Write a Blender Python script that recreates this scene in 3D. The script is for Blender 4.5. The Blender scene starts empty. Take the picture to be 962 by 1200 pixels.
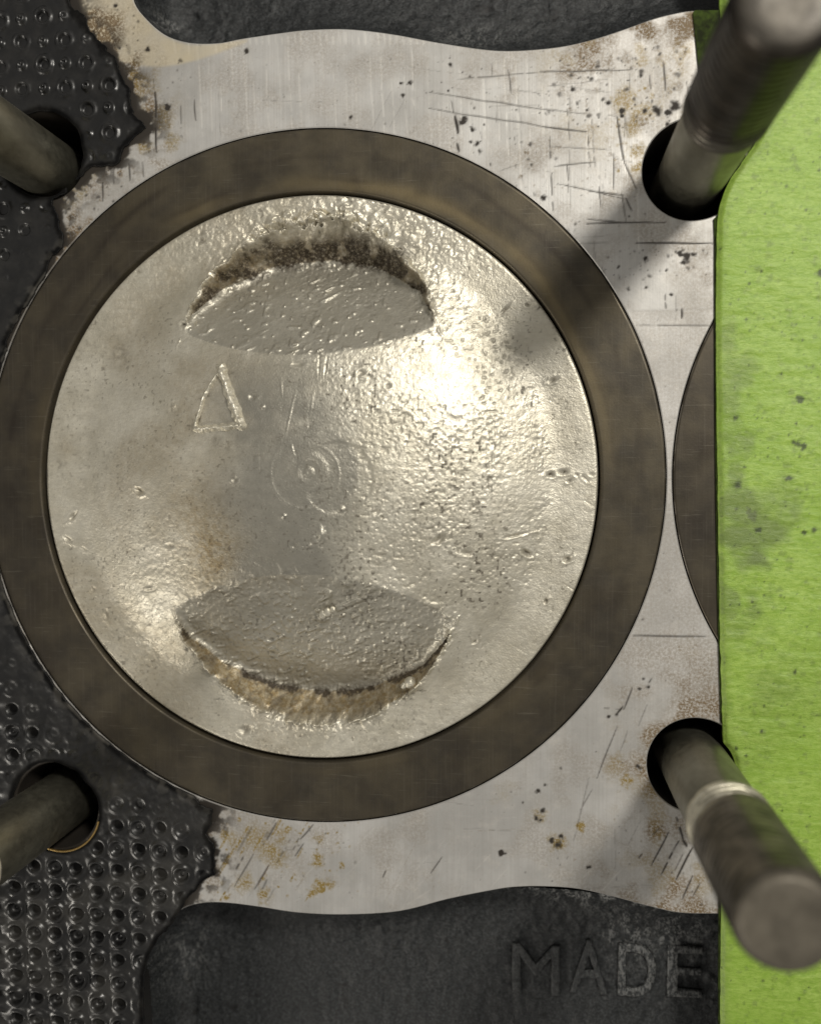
import bpy, math, random
import numpy as np
from mathutils import Matrix, Vector

S = 0.00014                      # metres per layout unit (about one photo pixel on the deck)
rng = np.random.default_rng(7)
random.seed(7)
SC = bpy.context.scene
COL = SC.collection

# ------------------------------------------------------------------ camera, world, lamps, exposure
F_PX, PX, PY, NAD = 1050.0, 481.0, 600.0, (614.0, 560.0)
H = 1011.0                       # camera height above the deck face, in units
_n = np.array([(NAD[0]-PX)/F_PX, (NAD[1]-PY)/F_PX, 1.0]); _n /= np.linalg.norm(_n)
_x = np.array([1.0, 0, 0]) - _n[0]*_n; _x /= np.linalg.norm(_x)
_y = np.cross(_n, _x)

cam_d = bpy.data.cameras.new("camera")
cam = bpy.data.objects.new("camera", cam_d); COL.objects.link(cam)
right = Vector((_x[0], -_y[0], -_n[0])); up = -Vector((_x[1], -_y[1], -_n[1])); back = -Vector((_x[2], -_y[2], -_n[2]))
cam.matrix_world = Matrix(((right.x, up.x, back.x, 0), (right.y, up.y, back.y, 0), (right.z, up.z, back.z, H*S), (0, 0, 0, 1)))
cam_d.sensor_fit = 'VERTICAL'; cam_d.sensor_height = 24; cam_d.lens = 24*F_PX/1200
cam_d.clip_start = 0.005; cam_d.clip_end = 20
cam_d.dof.use_dof = True; cam_d.dof.focus_distance = H*S*1.0; cam_d.dof.aperture_fstop = 7.5
SC.camera = cam

w = bpy.data.worlds.new("World"); SC.world = w; w.use_nodes = True
bg = w.node_tree.nodes["Background"]
bg.inputs[0].default_value = (1.0, 0.96, 0.89, 1); bg.inputs[1].default_value = 0.305

def lamp(name, direction, dist, size, power, color, aim=(0, 0, 0)):
    d = bpy.data.lights.new(name, 'AREA'); d.shape = 'DISK'; d.size = size; d.energy = power; d.color = color
    o = bpy.data.objects.new(name, d); COL.objects.link(o)
    v = Vector(direction).normalized(); o.location = Vector(aim) + v*dist
    o.rotation_euler = v.to_track_quat('Z', 'Y').to_euler()
    return o
lamp("work_lamp", (0.445, 0.445, 0.777), 0.42, 0.062, 1.33, (1.0, 0.955, 0.87), (-0.009, 0.0157, 0))
lamp("side_lamp", (-0.72, -0.60, 0.34), 1.5, 0.42, 6.0, (1.0, 0.94, 0.84))

SC.render.engine = 'CYCLES'
SC.cycles.use_denoising = True
SC.cycles.max_bounces = 6
SC.view_settings.view_transform = 'Standard'; SC.view_settings.look = 'None'
SC.view_settings.exposure = 0.0; SC.view_settings.gamma = 1.0; SC.view_settings.use_curve_mapping = False

# ------------------------------------------------------------------ helpers: layout, noise, rasters
def W(px, py, z=0.0):
    """photo pixel -> point of the plane at height z (units)"""
    d = np.array([(px-PX)/F_PX, (py-PY)/F_PX, 1.0]); t = (H-z)/d.dot(_n)
    return np.array([d.dot(_x)*t, -d.dot(_y)*t])
def WL(pts, z=0.0): return np.array([W(p[0], p[1], z) for p in pts])

_T = [np.random.default_rng(100+i).random((256, 256)).astype(np.float32) for i in range(8)]
def vn(x, y, seed=0):
    t = _T[seed % 8]; x = x+seed*37.13; y = y+seed*91.7
    xi = np.floor(x).astype(np.int64); yi = np.floor(y).astype(np.int64)
    fx = x-xi; fy = y-yi
    fx = fx*fx*(3-2*fx); fy = fy*fy*(3-2*fy)
    a = t[yi & 255, xi & 255]; b = t[yi & 255, (xi+1) & 255]; c = t[(yi+1) & 255, xi & 255]; d = t[(yi+1) & 255, (xi+1) & 255]
    return (a*(1-fx)+b*fx)*(1-fy)+(c*(1-fx)+d*fx)*fy
def fbm(x, y, sc, octv=3, seed=0):
    r = np.zeros(np.shape(x)); a = 1.0; tot = 0
    ang = 0.6
    for o in range(octv):
        xr = x*math.cos(ang*o)-y*math.sin(ang*o); yr = x*math.sin(ang*o)+y*math.cos(ang*o)
        r += a*vn(xr/sc, yr/sc, seed+o); tot += a; a *= 0.5; sc *= 0.5
    return r/tot
def sst(a, b, x):
    t = np.clip((x-a)/(b-a), 0, 1); return t*t*(3-2*t)

class Raster:
    """plan-view mask on the deck plane, sampled back onto vertices"""
    def __init__(s, x0, y0, x1, y1, res=0.8):
        s.x0, s.y0, s.res = x0, y0, res
        s.a = np.zeros((int((y1-y0)/res)+2, int((x1-x0)/res)+2), np.float32)
    def _win(s, x0, y0, x1, y1):
        i0 = max(0, int((x0-s.x0)/s.res)); i1 = min(s.a.shape[1], int((x1-s.x0)/s.res)+2)
        j0 = max(0, int((y0-s.y0)/s.res)); j1 = min(s.a.shape[0], int((y1-s.y0)/s.res)+2)
        if i1 <= i0 or j1 <= j0: return None
        X, Y = np.meshgrid(s.x0+np.arange(i0, i1)*s.res, s.y0+np.arange(j0, j1)*s.res)
        return slice(j0, j1), slice(i0, i1), X, Y
    def seg(s, p, q, wd, amp=1.0, broken=0.0, seed=0, taper=True):
        m = wd*2+2; r = s._win(min(p[0], q[0])-m, min(p[1], q[1])-m, max(p[0], q[0])+m, max(p[1], q[1])+m)
        if r is None: return
        J, I, X, Y = r; d = np.array(q)-np.array(p); L = max(np.hypot(*d), 1e-6)
        t = np.clip(((X-p[0])*d[0]+(Y-p[1])*d[1])/L/L, 0, 1)
        wob = (vn(t*L/23, t*0+seed, 3)-0.5)*1.6
        dist = np.abs((X-p[0])*d[1]-(Y-p[1])*d[0])/L
        ds = np.hypot(X-(p[0]+t*d[0]), Y-(p[1]+t*d[1]))
        dist = np.where((t > 0) & (t < 1), np.abs(((X-p[0])*d[1]-(Y-p[1])*d[0])/L+wob), ds)
        ww = wd*(0.35+0.65*np.sin(np.pi*np.clip(t, 0.04, 0.96))**0.5) if taper else wd
        v = np.clip(1.4-dist/ww, 0, 1)*amp
        if broken: v = v*sst(broken-0.12, broken+0.12, vn(t*L/6, t*0+seed*3.3, 5))
        s.a[J, I] = np.maximum(s.a[J, I], v)
    def dot(s, c, r, amp=1.0, rough=0.5, asp=1.0, ang=0.0, seed=0):
        k = max(1.3, r*0.5) if r < 5 else 1.25
        m = r*2.2+2; q = s._win(c[0]-m, c[1]-m, c[0]+m, c[1]+m)
        if q is None: return
        J, I, X, Y = q; dx = X-c[0]; dy = Y-c[1]
        u = dx*math.cos(ang)+dy*math.sin(ang); v = (-dx*math.sin(ang)+dy*math.cos(ang))*asp
        d = np.hypot(u, v)/r + rough*(fbm(X, Y, max(2.2, r*0.7), 4 if r > 5 else 2, seed)-0.5)*1.6
        s.a[J, I] = np.maximum(s.a[J, I], np.clip((1.15-d)*k, 0, 1)*amp)
    def get(s, x, y):
        fx = np.clip((x-s.x0)/s.res, 0, s.a.shape[1]-1.001); fy = np.clip((y-s.y0)/s.res, 0, s.a.shape[0]-1.001)
        i = fx.astype(int); j = fy.astype(int); fx = fx-i; fy = fy-j; a = s.a
        return (a[j, i]*(1-fx)+a[j, i+1]*fx)*(1-fy)+(a[j+1, i]*(1-fx)+a[j+1, i+1]*fx)*fy

def smooth_line(pts, closed=False, n=6):
    P = np.array(pts, float); N = len(P); out = []
    for i in range(N if closed else N-1):
        p0, p1, p2, p3 = (P[(i-1) % N] if closed or i > 0 else P[0]), P[i], P[(i+1) % N], (P[(i+2) % N] if closed or i+2 < N else P[-1])
        for k in range(n):
            t = k/n
            out.append(0.5*((2*p1)+(-p0+p2)*t+(2*p0-5*p1+4*p2-p3)*t*t+(-p0+3*p1-3*p2+p3)*t**3))
    if not closed: out.append(P[-1])
    return np.array(out)
def poly_sdf(X, Y, P):
    """signed distance to a closed polygon, negative inside"""
    sh = X.shape; x = X.ravel(); y = Y.ravel(); d2 = np.full(x.shape, 1e18); ins = np.zeros(x.shape, bool)
    for i in range(len(P)):
        a = P[i]; b = P[(i+1) % len(P)]; e = b-a; L2 = max(e.dot(e), 1e-9)
        t = np.clip(((x-a[0])*e[0]+(y-a[1])*e[1])/L2, 0, 1)
        d2 = np.minimum(d2, (x-a[0]-t*e[0])**2+(y-a[1]-t*e[1])**2)
        c = (a[1] > y) != (b[1] > y)
        if abs(e[1]) > 1e-12: ins ^= c & (x < a[0]+(y-a[1])*e[0]/e[1])
    return (np.where(ins, -1, 1)*np.sqrt(d2)).reshape(sh)
def axis(lo, hi, a, b, fine, coarse=7.0):
    """grid lines: fine between a and b, coarse outside"""
    l = [np.arange(lo, a, coarse)] if lo < a else []
    l.append(np.arange(a, b, fine))
    l.append(np.arange(b, hi+coarse, coarse) if b < hi else np.array([b]))
    return np.concatenate(l)

class Sheet: pass
def ms_grid(xs, ys, sdf):
    """marching squares: the part of a grid where sdf < 0, with an exact outline"""
    X, Y = np.meshgrid(xs, ys); Fv = sdf(X, Y); ins = Fv < 0
    ny, nx = ins.shape
    vid = np.full((ny, nx), -1, np.int64); k = ins.sum(); vid[ins] = np.arange(k)
    V = [np.stack([X[ins], Y[ins]], 1)]
    hx = ins[:, :-1] != ins[:, 1:]; hid = np.full(hx.shape, -1, np.int64); hid[hx] = k+np.arange(hx.sum())
    j, i = np.nonzero(hx); t = Fv[j, i]/(Fv[j, i]-Fv[j, i+1]); V.append(np.stack([X[j, i]+t*(X[j, i+1]-X[j, i]), Y[j, i]], 1)); k += len(j)
    vx = ins[:-1] != ins[1:]; vid2 = np.full(vx.shape, -1, np.int64); vid2[vx] = k+np.arange(vx.sum())
    j, i = np.nonzero(vx); t = Fv[j, i]/(Fv[j, i]-Fv[j+1, i]); V.append(np.stack([X[j, i], Y[j, i]+t*(Y[j+1, i]-Y[j, i])], 1))
    V = np.concatenate(V)
    C = [vid[:-1, :-1], vid[:-1, 1:], vid[1:, 1:], vid[1:, :-1]]
    Eg = [hid[:-1], vid2[:, 1:], hid[1:], vid2[:, :-1]]
    b = [ins[:-1, :-1], ins[:-1, 1:], ins[1:, 1:], ins[1:, :-1]]
    case = b[0]*1+b[1]*2+b[2]*4+b[3]*8
    faces = []; segs = []
    for c in range(1, 16):
        m = case == c
        if not m.any(): continue
        bb = [(c >> q) & 1 for q in range(4)]; cols = []; kinds = []
        for q in range(4):
            if bb[q]: cols.append(C[q][m]); kinds.append('c')
            if bb[q] != bb[(q+1) % 4]: cols.append(Eg[q][m]); kinds.append('o' if bb[q] else 'i')
        faces.append(np.stack(cols, 1))
        n = len(cols)
        for q in range(n):
            if kinds[q] == 'o' and kinds[(q+1) % n] == 'i': segs.append(np.stack([cols[q], cols[(q+1) % n]], 1))
    r = Sheet(); r.V = V; r.faces = faces; r.segs = np.concatenate(segs) if segs else np.zeros((0, 2), int)
    return r
def make_mesh(name, V3, faces, mat, attrs=None, smooth=True, org=(0, 0, 0), normals=None):
    """V3 in units; faces = list of (n,k) index arrays"""
    me = bpy.data.meshes.new(name)
    V = ((np.asarray(V3, float)-np.array(org, float))*S).astype(np.float32)
    me.vertices.add(len(V)); me.vertices.foreach_set("co", V.ravel())
    faces = [f for f in faces if len(f)]
    nl = sum(f.size for f in faces); npol = sum(len(f) for f in faces)
    me.loops.add(nl); me.polygons.add(npol)
    me.loops.foreach_set("vertex_index", np.concatenate([f.ravel() for f in faces]).astype(np.int32))
    tot = np.concatenate([np.full(len(f), f.shape[1]) for f in faces]).astype(np.int32)
    st = np.concatenate([[0], np.cumsum(tot)[:-1]]).astype(np.int32)
    me.polygons.foreach_set("loop_start", st); me.polygons.foreach_set("loop_total", tot)
    me.polygons.foreach_set("use_smooth", np.full(npol, smooth))
    me.update(calc_edges=True)
    for k, v in (attrs or {}).items():
        at = me.attributes.new(k, 'FLOAT', 'POINT'); at.data.foreach_set("value", np.asarray(v, np.float32))
    if normals is not None: me.normals_split_custom_set_from_vertices([tuple(q) for q in normals])
    if mat: me.materials.append(mat)
    return me
def vnormals(V3, faces):
    N = np.zeros_like(V3)
    for f in faces:
        a = V3[f[:, 0]]; m = np.zeros_like(a)
        for q in range(1, f.shape[1]-1): m += np.cross(V3[f[:, q]]-a, V3[f[:, q+1]]-a)
        for q in range(f.shape[1]): np.add.at(N, f[:, q], m)
    return N/np.maximum(np.linalg.norm(N, axis=1, keepdims=True), 1e-12)
def with_skirt(g, Z, sdf, depth, cham, attrs, shaded=False):
    """adds a chamfer and a wall below the outline of a sheet; depth is a number or f(x, y)"""
    V3 = np.column_stack([g.V, Z]); n0 = len(V3)
    bv, inv = np.unique(g.segs, return_inverse=True); sg = inv.reshape(g.segs.shape); p = V3[bv]
    e = 0.4
    gx = sdf(p[:, 0]+e, p[:, 1])-sdf(p[:, 0]-e, p[:, 1]); gy = sdf(p[:, 0], p[:, 1]+e)-sdf(p[:, 0], p[:, 1]-e)
    L = np.maximum(np.hypot(gx, gy), 1e-9); gx /= L; gy /= L
    dep = depth(p[:, 0], p[:, 1]) if callable(depth) else np.full(len(p), depth)
    c1 = p.copy(); c2 = p+np.column_stack([gx*cham, gy*cham, np.full(len(p), -cham)]); c3 = c2.copy(); c4 = c2.copy(); c4[:, 2] = p[:, 2]-dep
    m = len(p); V3 = np.concatenate([V3, c1, c2, c3, c4])
    fs = []
    for o in (0, 2*m):
        fs.append(np.stack([n0+o+sg[:, 1], n0+o+sg[:, 0], n0+o+m+sg[:, 0], n0+o+m+sg[:, 1]], 1))
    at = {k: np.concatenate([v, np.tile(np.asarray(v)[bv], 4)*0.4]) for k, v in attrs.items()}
    if "dark" in at and shaded: at["dark"][-2*m:] = 0.93  # walls near-black: shade down the holes and gaps put into the colour
    return V3, g.faces+fs, at
def lathe(profile, seg=128, c=(0, 0), a0=0.0, wob=None):
    """profile: list of (r, z); returns V3, faces"""
    a = a0+np.arange(seg)*2*np.pi/seg
    V = np.concatenate([np.column_stack([c[0]+r*np.cos(a), c[1]+r*np.sin(a), np.full(seg, z)]) for r, z in profile])
    fs = []; k = np.arange(seg); k2 = (k+1) % seg
    for i in range(len(profile)-1):
        fs.append(np.stack([i*seg+k, i*seg+k2, (i+1)*seg+k2, (i+1)*seg+k], 1))
    return V, fs

# scene graph helpers
def link(o, parent=None):
    COL.objects.link(o)
    if parent is not None: o.parent = parent
    return o
def thing(name, label, cat, loc=(0, 0, 0), group=None):
    o = bpy.data.objects.new(name, None); o.empty_display_size = 0.01
    o.location = Vector(loc)*S; link(o); o["label"] = label; o["category"] = cat
    if group: o["group"] = group
    return o
def tag(o, label, cat, group=None):
    o["label"] = label; o["category"] = cat
    if group: o["group"] = group
    return o
def part(name, me, parent=None, loc=(0, 0, 0)):
    o = bpy.data.objects.new(name, me); o.location = Vector(loc)*S
    return link(o, parent)

# ------------------------------------------------------------------ materials
class NT:
    def __init__(s, name):
        s.m = bpy.data.materials.new(name); s.m.use_nodes = True; s.t = s.m.node_tree
        s.b = s.t.nodes["Principled BSDF"]; s.tc = s.t.nodes.new("ShaderNodeTexCoord")
    def n(s, ty, **kw):
        o = s.t.nodes.new(ty)
        for k, v in kw.items(): setattr(o, k, v)
        return o
    def put(s, sock, v):
        if hasattr(v, 'is_output'): s.t.links.new(v, sock)
        elif isinstance(v, tuple): sock.default_value = v if len(v) == 4 or sock.type == 'VECTOR' else (*v, 1)
        else: sock.default_value = v
    def coords(s, sc=(1, 1, 1), rot=0.0):
        mp = s.n("ShaderNodeMapping"); s.t.links.new(s.tc.outputs["Object"], mp.inputs[0])
        mp.inputs["Scale"].default_value = tuple(q/S for q in sc); mp.inputs["Rotation"].default_value = (0, 0, rot); return mp.outputs[0]
    def noise(s, size, detail=3.0, rough=0.55, sc=(1, 1, 1), rot=0.0, dist=0.0):
        nd = s.n("ShaderNodeTexNoise"); s.t.links.new(s.coords(tuple(q/size for q in sc), rot), nd.inputs["Vector"])
        nd.inputs["Scale"].default_value = 1.0; nd.inputs["Detail"].default_value = detail; nd.inputs["Roughness"].default_value = rough; nd.inputs["Distortion"].default_value = dist
        return nd.outputs["Fac"]
    def attr(s, name):
        a = s.n("ShaderNodeAttribute"); a.attribute_name = name; return a.outputs["Fac"]
    def ramp(s, v, lo, hi, o0=0.0, o1=1.0):
        r = s.n("ShaderNodeMapRange"); r.interpolation_type = 'SMOOTHSTEP'
        for i, q in enumerate((v, lo, hi, o0, o1)): s.put(r.inputs[i], q)
        return r.outputs[0]
    def math(s, op, a, b=0.0, clamp=False):
        o = s.n("ShaderNodeMath", operation=op, use_clamp=clamp); s.put(o.inputs[0], a); s.put(o.inputs[1], b); return o.outputs[0]
    def mix(s, f, a, b, mode='MIX'):
        o = s.n("ShaderNodeMix", data_type='RGBA', blend_type=mode); s.put(o.inputs[0], f); s.put(o.inputs[6], a); s.put(o.inputs[7], b); return o.outputs[2]
    def bump(s, hgt, dist, strength=1.0, prev=None):
        o = s.n("ShaderNodeBump"); o.inputs["Strength"].default_value = strength; o.inputs["Distance"].default_value = dist*S
        s.put(o.inputs["Height"], hgt)
        if prev is not None: s.put(o.inputs["Normal"], prev)
        return o.outputs[0]
    def out(s, col, metal, rough, normal=None, spec=None, **kw):
        s.put(s.b.inputs["Base Color"], col); s.put(s.b.inputs["Metallic"], metal); s.put(s.b.inputs["Roughness"], rough)
        if normal is not None: s.put(s.b.inputs["Normal"], normal)
        if spec is not None: s.put(s.b.inputs["Specular IOR Level"], spec)
        for k, v in kw.items(): s.put(s.b.inputs[k], v)
        return s.m

def m_deck():
    t = NT("machined_aluminium")
    base = t.mix(t.ramp(t.noise(70, 4), 0.35, 0.7), (0.47, 0.46, 0.438), (0.60, 0.59, 0.568))
    base = t.mix(t.ramp(t.noise(16, 4, 0.65), 0.5, 0.75, 0, 0.35), base, (0.66, 0.63, 0.58))
    lines = t.noise(2.2, 2, 0.6, sc=(1, 0.012, 1))
    base = t.mix(t.ramp(lines, 0.35, 0.75, 0, 0.22), base, (0.36, 0.34, 0.31))
    base = t.mix(t.math('MULTIPLY', t.attr("bright"), 0.6), base, (0.82, 0.80, 0.75))
    base = t.mix(t.attr("cream"), base, (0.72, 0.62, 0.42))
    flk = t.ramp(t.noise(3.0, 4, 0.75), 0.33, 0.62, 0.15, 1.15)
    base = t.mix(t.ramp(t.noise(5.5, 5, 0.8), 0.58, 0.74, 0, 0.5), base, (0.24, 0.20, 0.155))
    base = t.mix(t.math('MULTIPLY', t.math('MULTIPLY', t.attr("brown"), 1.35), flk, True), base, (0.17, 0.12, 0.065))
    base = t.mix(t.math('MULTIPLY', t.math('MULTIPLY', t.attr("ochre"), 2.0), flk, True), base, (0.25, 0.175, 0.045))
    base = t.mix(t.math('MULTIPLY', t.attr("dark"), 1.15, True), base, (0.022, 0.017, 0.012))
    dirt = t.math('MAXIMUM', t.attr("dark"), t.math('MAXIMUM', t.attr("brown"), t.attr("ochre")))
    rg = t.math('ADD', t.ramp(t.noise(40, 5, 0.6), 0.3, 0.7, 0.42, 0.56), t.math('MULTIPLY', dirt, 0.25), True)
    nb = t.bump(lines, 0.5, 0.15); nb = t.bump(t.noise(3, 3), 0.5, 0.15, nb)
    return t.out(base, t.math('SUBTRACT', 0.50, t.math('MULTIPLY', dirt, 0.5), True), rg, nb)
def m_liner():
    t = NT("dull_cast_iron")
    base = t.mix(t.ramp(t.noise(45, 5, 0.6), 0.35, 0.7), (0.104, 0.088, 0.060), (0.064, 0.056, 0.043))
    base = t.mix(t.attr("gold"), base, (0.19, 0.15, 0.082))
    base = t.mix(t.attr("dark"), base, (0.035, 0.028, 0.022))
    lines = t.noise(2.0, 2, 0.6, sc=(1, 0.02, 1))
    base = t.mix(t.ramp(lines, 0.5, 0.8, 0, 0.14), base, (0.20, 0.18, 0.145))
    base = t.mix(t.math('MULTIPLY', t.attr("edge"), 0.8), base, (0.5, 0.46, 0.4))
    base = t.mix(t.ramp(t.noise(3.0, 4, 0.8), 0.56, 0.76, 0, 0.5), base, (0.035, 0.029, 0.022))
    base = t.mix(t.ramp(t.noise(1.8, 2, 0.6, sc=(0.05, 1, 1), rot=0.3), 0.62, 0.78, 0, 0.3), base, (0.22, 0.20, 0.16))
    return t.out(base, 0.65, t.ramp(t.noise(30, 4), 0.3, 0.7, 0.38, 0.52), t.bump(t.noise(2.5, 3), 0.4, 0.2))
def m_piston():
    t = NT("used_aluminium")
    base = t.mix(t.ramp(t.noise(46, 5, 0.6), 0.35, 0.68), (0.575, 0.54, 0.445), (0.71, 0.675, 0.575))
    base = t.mix(t.ramp(t.noise(2.4, 3, 0.7, sc=(0.12, 1, 1)), 0.4, 0.75, 0, 0.28), base, (0.42, 0.38, 0.29))
    base = t.mix(t.ramp(t.noise(2.6, 4, 0.75), 0.55, 0.75, 0, 0.30), base, (0.33, 0.28, 0.19))
    base = t.mix(t.math('MULTIPLY', t.attr("tan"), t.ramp(t.noise(7, 5, 0.75), 0.3, 0.65, 0.35, 1.0)), base, (0.31, 0.235, 0.125))
    base = t.mix(t.math('MULTIPLY', t.attr("clean"), 0.9), base, (0.335, 0.32, 0.275))  # machined centre: the dark it would mirror is put into the colour
    base = t.mix(t.math('MULTIPLY', t.attr("soot"), t.ramp(t.noise(3.6, 5, 0.8), 0.30, 0.56, 0.40, 1.25), True), base, (0.042, 0.030, 0.016))
    rg = t.math('ADD', t.ramp(t.noise(10, 5, 0.7), 0.3, 0.7, 0.40, 0.56), t.math('MULTIPLY', t.attr("soot"), 0.15))
    rg = t.math('SUBTRACT', rg, t.math('MULTIPLY', t.attr("clean"), 0.06))
    nb = t.bump(t.noise(2.2, 2, 0.6), 0.9, 0.55)
    return t.out(base, t.math('SUBTRACT', 0.72, t.math('MULTIPLY', t.attr("soot"), 0.6)), rg, nb)
def m_gasket():
    t = NT("oily_black_gasket")
    base = t.mix(t.ramp(t.noise(22, 5, 0.6), 0.4, 0.75), (0.005, 0.005, 0.0052), (0.015, 0.0142, 0.013))
    base = t.mix(t.attr("grey"), base, (0.085, 0.080, 0.070))
    rg = t.math("ADD", t.ramp(t.noise(16, 4, 0.65), 0.3, 0.7, 0.26, 0.46), t.math("MULTIPLY", t.attr("rim"), 0.5))
    nb = t.bump(t.noise(5, 4, 0.6), 0.8, 0.22)
    return t.out(base, 0.0, rg, nb, t.math('SUBTRACT', 0.6, t.math('MULTIPLY', t.attr('rim'), 0.55), True))
def m_casting():
    t = NT("painted_black_casting")
    base = t.mix(t.ramp(t.noise(3.4, 5, 0.75), 0.40, 0.72), (0.010, 0.011, 0.0115), (0.052, 0.056, 0.058))
    base = t.mix(t.ramp(t.noise(26, 3, 0.6), 0.62, 0.72), base, (0.005, 0.005, 0.005))
    base = t.mix(t.math('MULTIPLY', t.attr("worn_glint"), t.ramp(t.noise(2.6, 3, 0.7, sc=(1, 0.5, 1)), 0.42, 0.6), True), base, (0.62, 0.62, 0.60))
    nb = t.bump(t.noise(2.6, 4, 0.75), 1.6, 0.7)
    return t.out(base, t.math('MULTIPLY', t.attr("worn_glint"), 0.3), t.ramp(t.noise(9, 3), 0.3, 0.7, 0.34, 0.56), nb, 0.45)
def m_green():
    t = NT("green_coated_sheet")
    fib = t.noise(3.0, 4, 0.75, sc=(0.36, 1, 1))
    base = t.mix(t.ramp(fib, 0.3, 0.72), (0.22, 0.365, 0.038), (0.37, 0.52, 0.105))
    base = t.mix(t.ramp(t.noise(90, 3), 0.35, 0.7, 0, 0.5), base, (0.22, 0.37, 0.03))
    base = t.mix(t.ramp(t.noise(8, 5, 0.8), 0.52, 0.72, 0, 0.5), base, (0.13, 0.20, 0.025))
    base = t.mix(t.attr("smudge"), base, (0.085, 0.105, 0.045))
    base = t.mix(t.attr("dark"), base, (0.018, 0.028, 0.008))
    nb = t.bump(fib, 1.6, 0.6)
    return t.out(base, 0.0, 0.42, nb, 0.5)
def m_backing():
    t = NT("oil_stained_green_backing")
    base = t.mix(t.ramp(t.noise(14, 4, 0.65), 0.35, 0.7), (0.012, 0.016, 0.004), (0.042, 0.066, 0.010))
    return t.out(base, 0.0, 0.8, t.bump(t.noise(4, 3), 0.8, 0.4), 0.15)
def m_steel(name, c1, c2, r0, r1, metal=0.9):
    t = NT(name)
    base = t.mix(t.ramp(t.noise(22, 4, 0.6, sc=(1, 1, 0.35)), 0.35, 0.7), c1, c2)
    return t.out(base, metal, t.ramp(t.noise(9, 4), 0.3, 0.7, r0, r1), t.bump(t.noise(4, 3), 0.6, 0.25))
def m_plain(name, c, metal, rough):
    t = NT(name); return t.out(t.mix(t.ramp(t.noise(6, 3), 0.35, 0.7), tuple(q*0.75 for q in c), c), metal, rough, t.bump(t.noise(2.5, 3), 0.6, 0.3))

M_DECK, M_LINER, M_PIST, M_GASK, M_CAST, M_GREEN, M_BACK = m_deck(), m_liner(), m_piston(), m_gasket(), m_casting(), m_green(), m_backing()
M_SHANK = m_steel("oiled_steel", (0.19, 0.18, 0.14), (0.27, 0.26, 0.205), 0.36, 0.48)
def m_thread(name, c1, c2):
    t = NT(name)
    base = t.mix(t.ramp(t.noise(22, 4, 0.6), 0.35, 0.7), c1, c2)
    base = t.mix(t.math('MULTIPLY', t.attr("clean"), t.ramp(t.noise(14, 3), 0.35, 0.6, 0.5, 1.0)), base, (0.66, 0.62, 0.50))
    return t.out(base, 0.85, t.ramp(t.noise(9, 4), 0.3, 0.7, 0.32, 0.44), t.bump(t.noise(4, 3), 0.6, 0.25))
M_THREAD = m_thread("browned_steel", (0.085, 0.076, 0.060), (0.19, 0.168, 0.135))
M_SHADED = m_thread("shaded_browned_steel", (0.030, 0.026, 0.022), (0.062, 0.053, 0.043))  # darker copy of the thread steel, unlit side put into the colour
M_TIP = m_steel("browned_steel_end", (0.10, 0.088, 0.068), (0.165, 0.146, 0.114), 0.46, 0.60, 0.45)
M_SHADED_TIP = m_steel("shaded_browned_steel_end", (0.050, 0.044, 0.036), (0.085, 0.075, 0.060), 0.40, 0.52, 0.5)  # end steel darkened to go with the shaded thread copy
M_BRASS = m_plain("brassy_rim", (0.62, 0.42, 0.16), 0.9, 0.35)
M_VOID = m_plain("near_black_iron", (0.012, 0.011, 0.010), 0.0, 0.8)

# ------------------------------------------------------------------ layout of the deck
LC = np.array([-244.8, -2.6]); LR = 399.0                 # liner centre and outer radius
L2R = 356.0; L2C = np.array([517.5, 3.2])
PR, BORE = 324.4, 328.6
HOLES = [(W(51, 183), 54), (W(67, 944), 54), (W(813, 198), 56), (W(815, 897), 54)]
STUDS = [W(46, 190), W(54, 952), W(814, 198), W(816, 900)]
top_edge = smooth_line([(150, -60), (154, -20), (156, 2), (168, 20), (192, 41), (220, 50.5), (254, 51.5), (285, 46), (329, 39.5), (361, 36), (406, 35), (457, 40.5), (509, 50), (560, 58),
                        (594, 60.5), (632, 58.5), (666, 54), (700, 45.6), (735, 34), (769, 22), (797, 15.4), (814, 13.5), (845, 13)])
TOP = WL(np.vstack([top_edge, [(1050, 13), (1100, -300), (150, -300)]]))
bot_edge = smooth_line([(165, 1230), (165, 1180), (166, 1140), (171, 1117), (187, 1089), (211, 1066), (234, 1058), (262, 1057), (304, 1062), (351, 1069), (407, 1071), (468, 1067), (524, 1053),
                        (571, 1043.5), (600, 1039), (636, 1038), (678, 1041), (721, 1050.6), (764, 1062), (798, 1069), (845, 1070)])
BOT = WL(np.vstack([bot_edge, [(1050, 1070), (1050, 1500), (165, 1500)]]))
X0, Y1 = W(-420, -200); X1 = W(1075, 1310)[0]; Y0 = W(-100, 1400)[1]
VX0, VY1 = W(-8, -8); VX1, VY0 = W(875, 1100)

def deck_sdf(x, y):
    d = np.maximum(-poly_sdf(x, y, TOP), -poly_sdf(x, y, BOT))
    d = np.maximum(d, LR+2.0-np.hypot(x-LC[0], y-LC[1])); d = np.maximum(d, L2R+2.0-np.hypot(x-L2C[0], y-L2C[1]))
    for c, r in HOLES: d = np.maximum(d, r-np.hypot(x-c[0], y-c[1]))
    return d

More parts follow.
